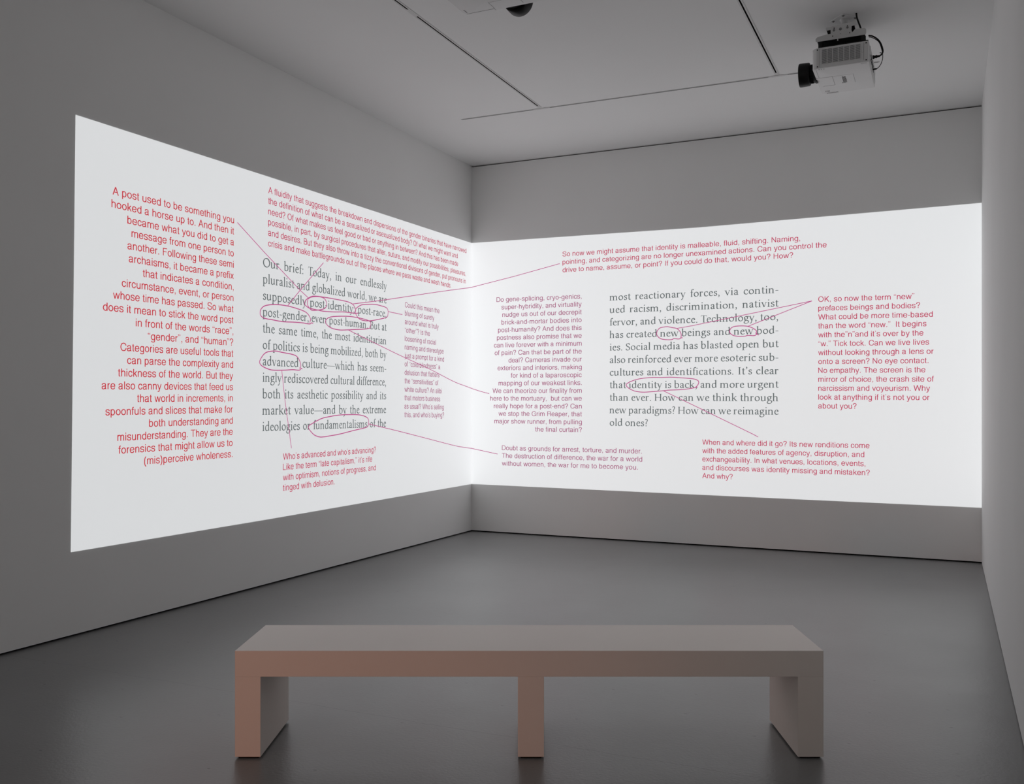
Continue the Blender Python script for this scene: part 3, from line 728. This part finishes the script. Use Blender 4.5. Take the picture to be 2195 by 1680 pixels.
# text lines: (words, start u, start z, end u, end z) in metres on the wall
BLOCKS = [
  ('L1', 'left', 'sans', 0, 0, [
    ('A post used to be something you', -5.1271, 2.8765, -3.9731, 2.8905),
    ('hooked a horse up to. And then it', -5.1358, 2.7899, -3.9739, 2.8038),
    ('became what you did to get a', -5.005, 2.705, -3.9747, 2.7172),
    ('message from one person to', -4.9699, 2.6189, -3.9756, 2.6305),
    ('another. Following these semi', -5.0038, 2.532, -3.9764, 2.5438),
    ('archaisms, it became a prefix', -4.9928, 2.4456, -3.9772, 2.4571),
    ('that indicates a condition,', -4.8727, 2.3605, -3.978, 2.3705),
    ('circumstance, event, or person', -5.0517, 2.272, -3.9788, 2.2838),
    ('whose time has passed. So what', -5.1229, 2.1847, -3.9796, 2.1971),
    ('does it mean to stick the word post', -5.2053, 2.0974, -3.9804, 2.1104),
    ('in front of the words “race”,', -4.9337, 2.0138, -3.9813, 2.0238),
    ('“gender”, and “human”?', -4.828, 1.9284, -3.9821, 1.9371),
    ('Categories are useful tools that', -5.0629, 1.8395, -3.9829, 1.8504),
    ('can parse the complexity and', -5.0073, 1.7535, -3.9837, 1.7637),
    ('thickness of the world. But they', -5.0825, 1.6663, -3.9845, 1.6771),
    ('are also canny devices that feed us', -5.2145, 1.5786, -3.9853, 1.5904),
    ('that world in increments, in', -4.922, 1.4949, -3.9861, 1.5037),
    ('spoonfuls and slices that make for', -5.1849, 1.4059, -3.9869, 1.4171),
    ('both understanding and', -4.8172, 1.3228, -3.9878, 1.3304),
    ('misunderstanding. They are the', -5.0879, 1.2339, -3.9886, 1.2437),
    ('forensics that might allow us to', -5.0791, 1.1475, -3.9894, 1.157),
    ('(mis)perceive wholeness.', -4.8608, 1.0629, -3.9902, 1.0704),
  ]),
  ('L2', 'left', 'sans', 0, 1, [
    ('A fluidity that suggests the breakdown and dispersions of the gender binaries that have narrowed', -3.5727, 3.2112, -0.1387, 3.2342),
    ('the definition of what can be a sexualized or asexualized body? Of what we might want and', -3.5731, 3.124, -0.3474, 3.1446),
    ('need? Of what makes us feel good or bad or anything in between? And this has been made', -3.5736, 3.0369, -0.3386, 3.0563),
    ('possible, in part, by surgical procedures that alter, suture, and modify our possibilities, pleasures,', -3.574, 2.9498, -0.1535, 2.9691),
    ('and desires. But they also throw into a tizzy the conventional divisions of gender, put pronouns in', -3.5745, 2.8627, -0.1535, 2.8808),
    ('crisis and make battlegrounds out of the places where we pass waste and wash hands.', -3.575, 2.7756, -0.5019, 2.7907),
  ]),
  ('L3', 'left', 'serif', 0.1145, 4, [
    ('Our brief: Today, in our endlessly', -3.6408, 2.5989, -1.8091, 2.6192),
    ('pluralist and globalized world, we are', -3.6416, 2.4653, -1.8103, 2.4834),
    ('supposedly post-identity; post-race,', -3.6424, 2.3316, -1.8116, 2.3475),
    ('post-gender, even post-human. But at', -3.6432, 2.1979, -1.8128, 2.2117),
    ('the same time, the most identitarian', -3.6439, 2.0643, -1.8141, 2.0758),
    ('of politics is being mobilized, both by', -3.6447, 1.9306, -1.8154, 1.94),
    ('advanced culture—which has seem-', -3.6455, 1.797, -1.8166, 1.8041),
    ('ingly rediscovered cultural difference,', -3.6463, 1.6633, -1.8179, 1.6683),
    ('both its aesthetic possibility and its', -3.6471, 1.5297, -1.8191, 1.5324),
    ('market value—and by the extreme', -3.6479, 1.396, -1.8204, 1.3966),
    ('ideologies or fundamentalisms of the', -3.6487, 1.2624, -1.8217, 1.2607),
  ]),
  ('L4', 'left', 'sans', 0, 2, [
    ('Could this mean the', -1.4728, 2.4812, -0.762, 2.4826),
    ('blurring of surety', -1.4735, 2.3944, -0.8766, 2.3948),
    ('around what is truly', -1.4741, 2.3076, -0.7804, 2.3072),
    ('“other”? Is the', -1.4748, 2.2208, -0.9681, 2.2199),
    ('loosening of racial', -1.4755, 2.134, -0.8383, 2.132),
    ('naming and stereotype', -1.4762, 2.0472, -0.669, 2.0437),
    ('just a prompt for a kind', -1.4769, 1.9604, -0.6617, 1.9558),
    ('of “colorblindness” a', -1.4776, 1.8736, -0.7466, 1.8686),
    ('delusion that flatters', -1.4783, 1.7868, -0.762, 1.781),
    ('the “sensitivities” of', -1.479, 1.7, -0.7875, 1.6935),
    ('white culture? An alibi', -1.4797, 1.6132, -0.7105, 1.605),
    ('that motors business', -1.4804, 1.5264, -0.7466, 1.5177),
    ('as usual? Who’s selling', -1.481, 1.4397, -0.6669, 1.4289),
    ('this, and who’s buying?', -1.4817, 1.3529, -0.6585, 1.341),
  ]),
  ('L5', 'left', 'sans', 0, 1, [
    ('Who’s advanced and who’s advancing?', -3.3878, 1.0172, -2.0013, 1.0171),
    ('Like the term “late capitalism,” it’s rife', -3.3886, 0.9304, -2.0672, 0.93),
    ('with optimism, notions of progress, and', -3.3894, 0.8435, -2.0045, 0.8429),
    ('tinged with delusion.', -3.3902, 0.7567, -2.6718, 0.7562),
  ]),
  ('R1', 'back', 'sans', 0, 1, [
    ('So now we might assume that identity is malleable, fluid, shifting. Naming,', 1.1501, 3.1399, 3.7271, 3.1282),
    ('pointing, and categorizing are no longer unexamined actions. Can you control the', 1.1501, 3.0513, 3.9826, 3.0445),
    ('drive to name, assume, or point? If you could do that, would you? How?', 1.1501, 2.9627, 3.6592, 2.962),
  ]),
  ('R2', 'back', 'sans', 0, 2, [
    ('Do gene-splicing, cryo-genics,', 0.3269, 2.6682, 1.3791, 2.6592),
    ('super-hybridity, and virtuality', 0.3899, 2.58, 1.3793, 2.5721),
    ('nudge us out of our decrepit', 0.4025, 2.4923, 1.3795, 2.4849),
    ('brick-and-mortar bodies into', 0.3911, 2.4048, 1.3796, 2.3977),
    ('post-humanity? And does this', 0.3462, 2.3175, 1.3798, 2.3105),
    ('postness also promise that we', 0.3323, 2.2299, 1.3799, 2.2233),
    ('can live forever with a minimum', 0.2944, 2.1425, 1.3801, 2.1361),
    ('of pain? Can that be part of the', 0.3029, 2.0548, 1.3803, 2.0489),
    ('deal? Cameras invade our', 0.4805, 1.9662, 1.3804, 1.9617),
    ('exteriors and interiors, making', 0.3408, 1.8793, 1.3806, 1.8745),
    ('for kind of a laparoscopic', 0.5096, 1.7909, 1.3808, 1.7873),
    ('mapping of our weakest links.', 0.3534, 1.704, 1.3809, 1.7001),
    ('We can theorize our finality from', 0.2763, 1.6166, 1.3811, 1.6129),
    ('here to the mortuary,  but can we', 0.2449, 1.529, 1.3812, 1.5257),
    ('really hope for a post-end? Can', 0.2926, 1.4412, 1.3814, 1.4385),
    ('we stop the Grim Reaper, that', 0.3534, 1.3534, 1.3816, 1.3513),
    ('major show runner, from pulling', 0.2999, 1.2659, 1.3817, 1.2642),
    ('the final curtain?', 0.8154, 1.1776, 1.3819, 1.177),
  ]),
  ('R3', 'back', 'serif', 0.1165, 4, [
    ('most reactionary forces, via contin-', 1.7042, 2.6199, 3.5175, 2.6131),
    ('ued racism, discrimination, nativist', 1.7042, 2.4829, 3.5175, 2.4759),
    ('fervor, and violence. Technology, too,', 1.7042, 2.3459, 3.5175, 2.3387),
    ('has created new beings and new bod-', 1.7042, 2.209, 3.5175, 2.2015),
    ('ies. Social media has blasted open but', 1.7042, 2.072, 3.5175, 2.0643),
    ('also reinforced ever more esoteric sub-', 1.7042, 1.9351, 3.5175, 1.927),
    ('cultures and identifications. It’s clear', 1.7042, 1.7981, 3.5175, 1.7898),
    ('that identity is back, and more urgent', 1.7042, 1.6611, 3.5175, 1.6526),
    ('than ever. How can we think through', 1.7042, 1.5242, 3.5175, 1.5154),
    ('new paradigms? How can we reimagine', 1.7042, 1.3872, 3.5175, 1.3782),
    ('old ones?', 1.7042, 1.2502, 2.1453, 1.248),
  ]),
  ('R4', 'back', 'sans', 0, 1, [
    ('OK, so now the term “new”', 3.902, 2.5046, 4.7867, 2.4933),
    ('prefaces beings and bodies?', 3.902, 2.4161, 4.8378, 2.4046),
    ('What could be more time-based', 3.902, 2.3275, 4.9493, 2.3153),
    ('than the word “new.”  It begins', 3.902, 2.239, 4.8939, 2.2279),
    ('with the”n”and it’s over by the', 3.902, 2.1505, 4.8673, 2.1402),
    ('“w.” Tick tock. Can we live lives', 3.902, 2.0619, 4.9167, 2.0516),
    ('without looking through a lens or', 3.902, 1.9734, 4.9562, 1.9633),
    ('onto a screen? No eye contact.', 3.902, 1.8848, 4.9114, 1.8757),
    ('No empathy. The screen is the', 3.902, 1.7963, 4.8841, 1.7879),
    ('mirror of choice, the crash site of', 3.902, 1.7077, 4.9579, 1.6993),
    ('narcissism and voyeurism. Why', 3.902, 1.6192, 4.9253, 1.6116),
    ('look at anything if it’s not you or', 3.902, 1.5306, 4.92, 1.5236),
    ('about you?', 3.902, 1.4421, 4.2633, 1.4398),
  ]),
  ('R5', 'back', 'sans', 0, 2, [
    ('Doubt as grounds for arrest, torture, and murder.', 0.3965, 0.9593, 2.0739, 0.9537),
    ('The destruction of difference, the war for a world', 0.3965, 0.8703, 2.078, 0.8664),
    ('without women, the war for me to become you.', 0.3965, 0.7812, 2.0283, 0.7791),
  ]),
  ('R6', 'back', 'sans', 0, 1, [
    ('When and where did it go? Its new renditions come', 2.733, 1.0626, 4.3835, 1.0547),
    ('with the added features of agency, disruption, and', 2.733, 0.9745, 4.3354, 0.9667),
    ('exchangeability. In what venues, locations, events,', 2.733, 0.8863, 4.3453, 0.8784),
    ('and discourses was identity missing and mistaken?', 2.733, 0.7982, 4.3852, 0.7899),
    ('And why?', 2.733, 0.7101, 3.0514, 0.7084),
  ]),
]
STROKES = [
  ('connector_line','left',0,[[-3.9372,2.9042],[-3.6256,2.7205],[-3.1643,2.4615],[-3.0559,2.4101]]),
  ('connector_line','left',0,[[-2.8362,2.7442],[-3.1643,2.4615],[-3.3294,2.311]]),
  ('connector_line','left',1,[[-2.3914,2.421],[-1.8082,2.523],[-0.8058,2.7107],[-0.0011,2.8548]]),
  ('connector_line','left',0,[[-1.7838,2.4057],[-1.521,2.3995]]),
  ('connector_line','left',1,[[-2.4626,2.1731],[-1.625,1.9931],[-1.0085,1.8705],[-0.4599,1.7463],[-0.2,1.7026],[-0.0011,1.6716]]),
  ('connector_line','left',1,[[-3.4051,1.7652],[-3.3626,1.5123],[-3.3044,1.2306],[-3.2799,1.1096]]),
  ('connector_line','left',1,[[-2.129,1.2947],[-1.625,1.2167],[-1.1133,1.1333],[-0.4599,1.0252],[-0.2,0.9909],[-0.0011,0.9702]]),
  ('connector_line','back',0,[[0.0019,2.8549],[0.5593,2.9528],[1.1174,3.062]]),
  ('connector_line','back',0,[[0.0019,1.6716],[0.1172,1.6375],[0.2328,1.6092]]),
  ('connector_line','back',0,[[0.0019,0.9701],[0.1782,0.9398],[0.3414,0.9108]]),
  ('connector_line','back',0,[[2.464,2.2901],[2.6305,2.3134],[3.8419,2.5172]]),
  ('connector_line','back',0,[[3.206,2.2853],[3.8419,2.5172]]),
  ('connector_line','back',0,[[2.3142,1.628],[2.6305,1.4784],[3.2554,1.1794],[3.3116,1.15]]),
  ('word_circle','left',1,[[-3.0556,2.3989],[-3.0113,2.4187],[-2.9212,2.4328],[-2.8386,2.4303],[-2.7967,2.4033],[-2.792,2.3667],[-2.82,2.3383],[-2.8939,2.3182],[-2.9934,2.3049],[-3.0246,2.3131],[-3.0583,2.3404],[-3.0662,2.3674],[-3.0556,2.3989]]),
  ('word_circle','left',1,[[-2.2986,2.3442],[-2.3504,2.3371],[-2.4421,2.3359],[-2.542,2.3326],[-2.6879,2.3191],[-2.8293,2.3118],[-2.9121,2.3142],[-2.9845,2.3169],[-3.038,2.3202],[-3.0733,2.3306],[-3.0996,2.3446],[-3.1039,2.3608],[-3.0864,2.3846],[-3.0468,2.4082],[-2.9755,2.4314],[-2.8386,2.4371],[-2.6879,2.4376],[-2.4923,2.4346],[-2.4015,2.4218],[-2.3606,2.3972],[-2.3421,2.369],[-2.3504,2.3413]]),
  ('word_circle','left',1,[[-2.3504,2.3563],[-2.3297,2.3882],[-2.2463,2.4265],[-2.1292,2.4443],[-2.0203,2.4539],[-1.9089,2.4506],[-1.8179,2.4405],[-1.7891,2.4148],[-1.7891,2.3799],[-1.8064,2.3511],[-1.8522,2.3364],[-2.0203,2.3014],[-2.1614,2.2822],[-2.2673,2.2867],[-2.3194,2.3111],[-2.3452,2.3388],[-2.3504,2.3563]]),
  ('word_circle','left',1,[[-3.0309,2.1929],[-3.022,2.2271],[-3.0468,2.2583],[-3.0996,2.2839],[-3.2117,2.3008],[-3.3376,2.3102],[-3.4599,2.3088],[-3.5553,2.2977],[-3.6254,2.2793],[-3.6638,2.2498],[-3.673,2.2231],[-3.6638,2.1981],[-3.6176,2.1814],[-3.5158,2.177],[-3.3951,2.1728],[-3.2541,2.1801],[-3.143,2.1838],[-3.038,2.1823],[-3.0068,2.1938],[-2.9845,2.1911]]),
  ('word_circle','left',1,[[-2.0946,2.2201],[-2.1828,2.2024],[-2.3401,2.1863],[-2.4923,2.1708],[-2.6009,2.1627],[-2.707,2.1686],[-2.7733,2.1882],[-2.8079,2.2197],[-2.7827,2.2504],[-2.726,2.2707],[-2.6106,2.2867],[-2.4522,2.2994],[-2.309,2.3],[-2.1614,2.2914],[-2.0968,2.2753],[-2.0914,2.2511],[-2.1098,2.2251]]),
  ('word_circle','left',1,[[-3.1732,1.7898],[-3.1586,1.8013],[-3.156,1.8261],[-3.1732,1.8582],[-3.2117,1.892],[-3.2793,1.9065],[-3.3951,1.915],[-3.484,1.922],[-3.5788,1.9106],[-3.6254,1.89],[-3.6638,1.8519],[-3.6791,1.8203],[-3.6562,1.7954],[-3.5944,1.7744],[-3.5158,1.7631],[-3.3788,1.7673],[-3.2625,1.7757],[-3.1775,1.7743],[-3.1517,1.789],[-3.1344,1.7858]]),
  ('word_circle','left',1,[[-3.0512,1.2809],[-3.038,1.2973],[-2.9845,1.3186],[-2.9212,1.34],[-2.8479,1.3589],[-2.7355,1.373],[-2.5911,1.3849],[-2.4421,1.3865],[-2.2882,1.3833],[-2.1828,1.3659],[-2.1346,1.3409],[-2.1271,1.304],[-2.1454,1.2707],[-2.2041,1.2567],[-2.3401,1.2417],[-2.5901,1.2108],[-2.7137,1.2005],[-2.8636,1.1913],[-2.9367,1.2025],[-2.9845,1.2218],[-3.0335,1.2582],[-3.0512,1.2809]]),
  ('word_circle','back',1,[[2.5228,2.1874],[2.51,2.1883],[2.4793,2.1767],[2.428,2.1832],[2.4074,2.1728],[2.3558,2.1728],[2.304,2.1793],[2.2676,2.1956],[2.2415,2.2267],[2.2404,2.2546],[2.2519,2.2795],[2.2728,2.299],[2.3092,2.3088],[2.361,2.3111],[2.4126,2.2992],[2.4588,2.2886],[2.4896,2.2615],[2.5039,2.236],[2.5074,2.2109],[2.5023,2.1885]]),
  ('word_circle','back',1,[[3.3165,2.1922],[3.2904,2.2077],[3.2945,2.234],[3.2846,2.2461],[3.2526,2.2678],[3.2059,2.2854],[3.1414,2.2924],[3.0647,2.288],[3.0291,2.2666],[3.0202,2.2372],[3.0321,2.213],[3.0647,2.1941],[3.112,2.1855],[3.1767,2.1847],[3.2059,2.1927],[3.2643,2.1879],[3.2904,2.1959],[3.298,2.2163]]),
  ('word_circle','back',1,[[2.682,1.6638],[2.6713,1.6639],[2.591,1.6487],[2.4832,1.6389],[2.3744,1.6354],[2.3086,1.6295],[2.1815,1.6196],[2.0867,1.6159],[2.0137,1.6233],[1.9629,1.6399],[1.9233,1.6619],[1.896,1.692],[1.9147,1.7146],[1.9855,1.7453],[2.0699,1.7632],[2.1815,1.7726],[2.2921,1.7712],[2.4017,1.7725],[2.5372,1.7628],[2.6446,1.751],[2.6804,1.7374],[2.6921,1.7268],[2.6947,1.7084],[2.6809,1.6822],[2.6622,1.664]]),
]

# ---------------------------------------------------------------- the projected image
# u runs along the wall, z up. left wall: (0 + d, u, z); back wall: (u, 0 - d, z)
def on_wall(wall, u, z, d):
    return (d, u, z) if wall == 'left' else (u, -d, z)

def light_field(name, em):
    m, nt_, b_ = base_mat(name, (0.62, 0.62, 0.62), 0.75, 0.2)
    b_.inputs['Emission Color'].default_value = (*em, 1)  # the field itself emits; the projector models cast no light
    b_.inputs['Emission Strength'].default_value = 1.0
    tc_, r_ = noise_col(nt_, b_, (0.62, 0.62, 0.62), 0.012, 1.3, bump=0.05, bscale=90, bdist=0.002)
    # faint pixel grid of the projected picture
    return m

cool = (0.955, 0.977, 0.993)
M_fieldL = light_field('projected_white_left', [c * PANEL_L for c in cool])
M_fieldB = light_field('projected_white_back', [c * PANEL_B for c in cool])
LETTER_GLOW = {
    0: emis_mat('projected_red', s2l(192, 52, 64)),
    1: emis_mat('projected_rose', s2l(186, 66, 96)),
    2: emis_mat('projected_mauve', s2l(165, 95, 128)),
    4: emis_mat('projected_grey', s2l(98, 105, 106)),
}
M_pen = emis_mat('projected_magenta', s2l(182, 88, 138))

img = {}
img['left'] = empty('projected_image', (0, 0, 0))
tag(img['left'], 'bright projected white field with red and grey text on the left wall', 'projection')
img['back'] = empty('projected_image', (0, 0, 0))
tag(img['back'], 'bright projected white field with pink and grey text on the back wall', 'projection')
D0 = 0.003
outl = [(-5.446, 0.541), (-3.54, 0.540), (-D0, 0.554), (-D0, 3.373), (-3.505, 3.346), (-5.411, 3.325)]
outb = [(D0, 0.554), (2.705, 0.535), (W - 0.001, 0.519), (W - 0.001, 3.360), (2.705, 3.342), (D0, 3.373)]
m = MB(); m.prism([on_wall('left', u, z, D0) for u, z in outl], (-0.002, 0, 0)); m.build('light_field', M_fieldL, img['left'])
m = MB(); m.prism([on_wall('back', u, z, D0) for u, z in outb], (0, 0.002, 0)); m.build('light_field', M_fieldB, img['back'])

LBL = {
 'L1': 'right-aligned red paragraph about the word post', 'L2': 'six-line red paragraph about fluidity', 'L3': 'grey serif paragraph beginning Our brief',
 'L4': 'narrow mauve paragraph beginning Could this mean', 'L5': 'four-line red note under the serif text', 'R1': 'three-line pink note at the top',
 'R2': 'right-aligned mauve paragraph beside the corner', 'R3': 'grey serif paragraph beginning most reactionary forces', 'R4': 'pink paragraph beginning OK, so now',
 'R5': 'three-line mauve note about doubt', 'R6': 'five-line pink note beginning When and where',
}
D1 = D0 + 0.0012
DPEN = D0 + 0.0020
for name, wall, font, em, col, lines in BLOCKS:
    m = MB()
    em = 0.0745 if font == 'sans' else 0.1153
    for (txt, u0, z0, u1, z1) in lines:
        if font == 'sans':
            pp, a0, a1 = sans_polys(txt)
            for P in pp:
                m.poly([on_wall(wall, u0 + (u1 - u0) * (q[0] - a0) / (a1 - a0), z0 + (z1 - z0) * (q[0] - a0) / (a1 - a0) + q[1] * em / 1000.0, D1) for q in P])
        else:
            words = txt.split(' ')
            ws = [word_polys(w_) for w_ in words]
            s = em / 1000.0 * SERIF_X
            tot = sum(w_[1] for w_ in ws) * s
            L_ = u1 - u0
            k = len(ws) - 1
            sp_w = (L_ - tot) / k
            if sp_w < 0.15 * em or txt.startswith('old'):     # squeeze the letters instead of the gaps
                sc = L_ / (tot + k * 0.21 * em)
                s *= sc; sp_w = 0.21 * em * sc
            elif sp_w > 0.42 * em:                            # letterspace loose lines a little
                sc = min(1.05, (L_ - k * 0.40 * em) / tot)
                s *= sc; sp_w = (L_ - tot * sc) / k
            x = 0.0
            for polys, adv in ws:
                for P in polys:
                    m.poly([on_wall(wall, u0 + x + q[0] * s, z0 + (z1 - z0) * (x + q[0] * s) / L_ + q[1] * em / 1000.0, D1) for q in P])
                x += adv * s + sp_w
    o = m.build('text_paragraph', LETTER_GLOW[col], img[wall], fix=False)
    o['label'] = LBL[name]

def pen(m, wall, pts, w):
    E_ = []
    for i, p in enumerate(pts):
        d = pts[min(i + 1, len(pts) - 1)] - pts[max(i - 1, 0)]
        d = d.normalized() if d.length > 1e-9 else Vector((1, 0))
        n_ = Vector((-d.y, d.x)) * w / 2
        E_.append((p + n_, p - n_))
    for i in range(len(E_) - 1):
        m.poly([on_wall(wall, q.x, q.y, DPEN) for q in (E_[i][0], E_[i][1], E_[i + 1][1], E_[i + 1][0])])

for name, wall, smooth, pts in STROKES:
    P = [Vector(p) for p in pts]
    if smooth: P = catmull(P, 6)
    m = MB(); pen(m, wall, P, 0.0068 if name == 'connector_line' else 0.0086)
    m.build(name, M_pen, img[wall], fix=False)
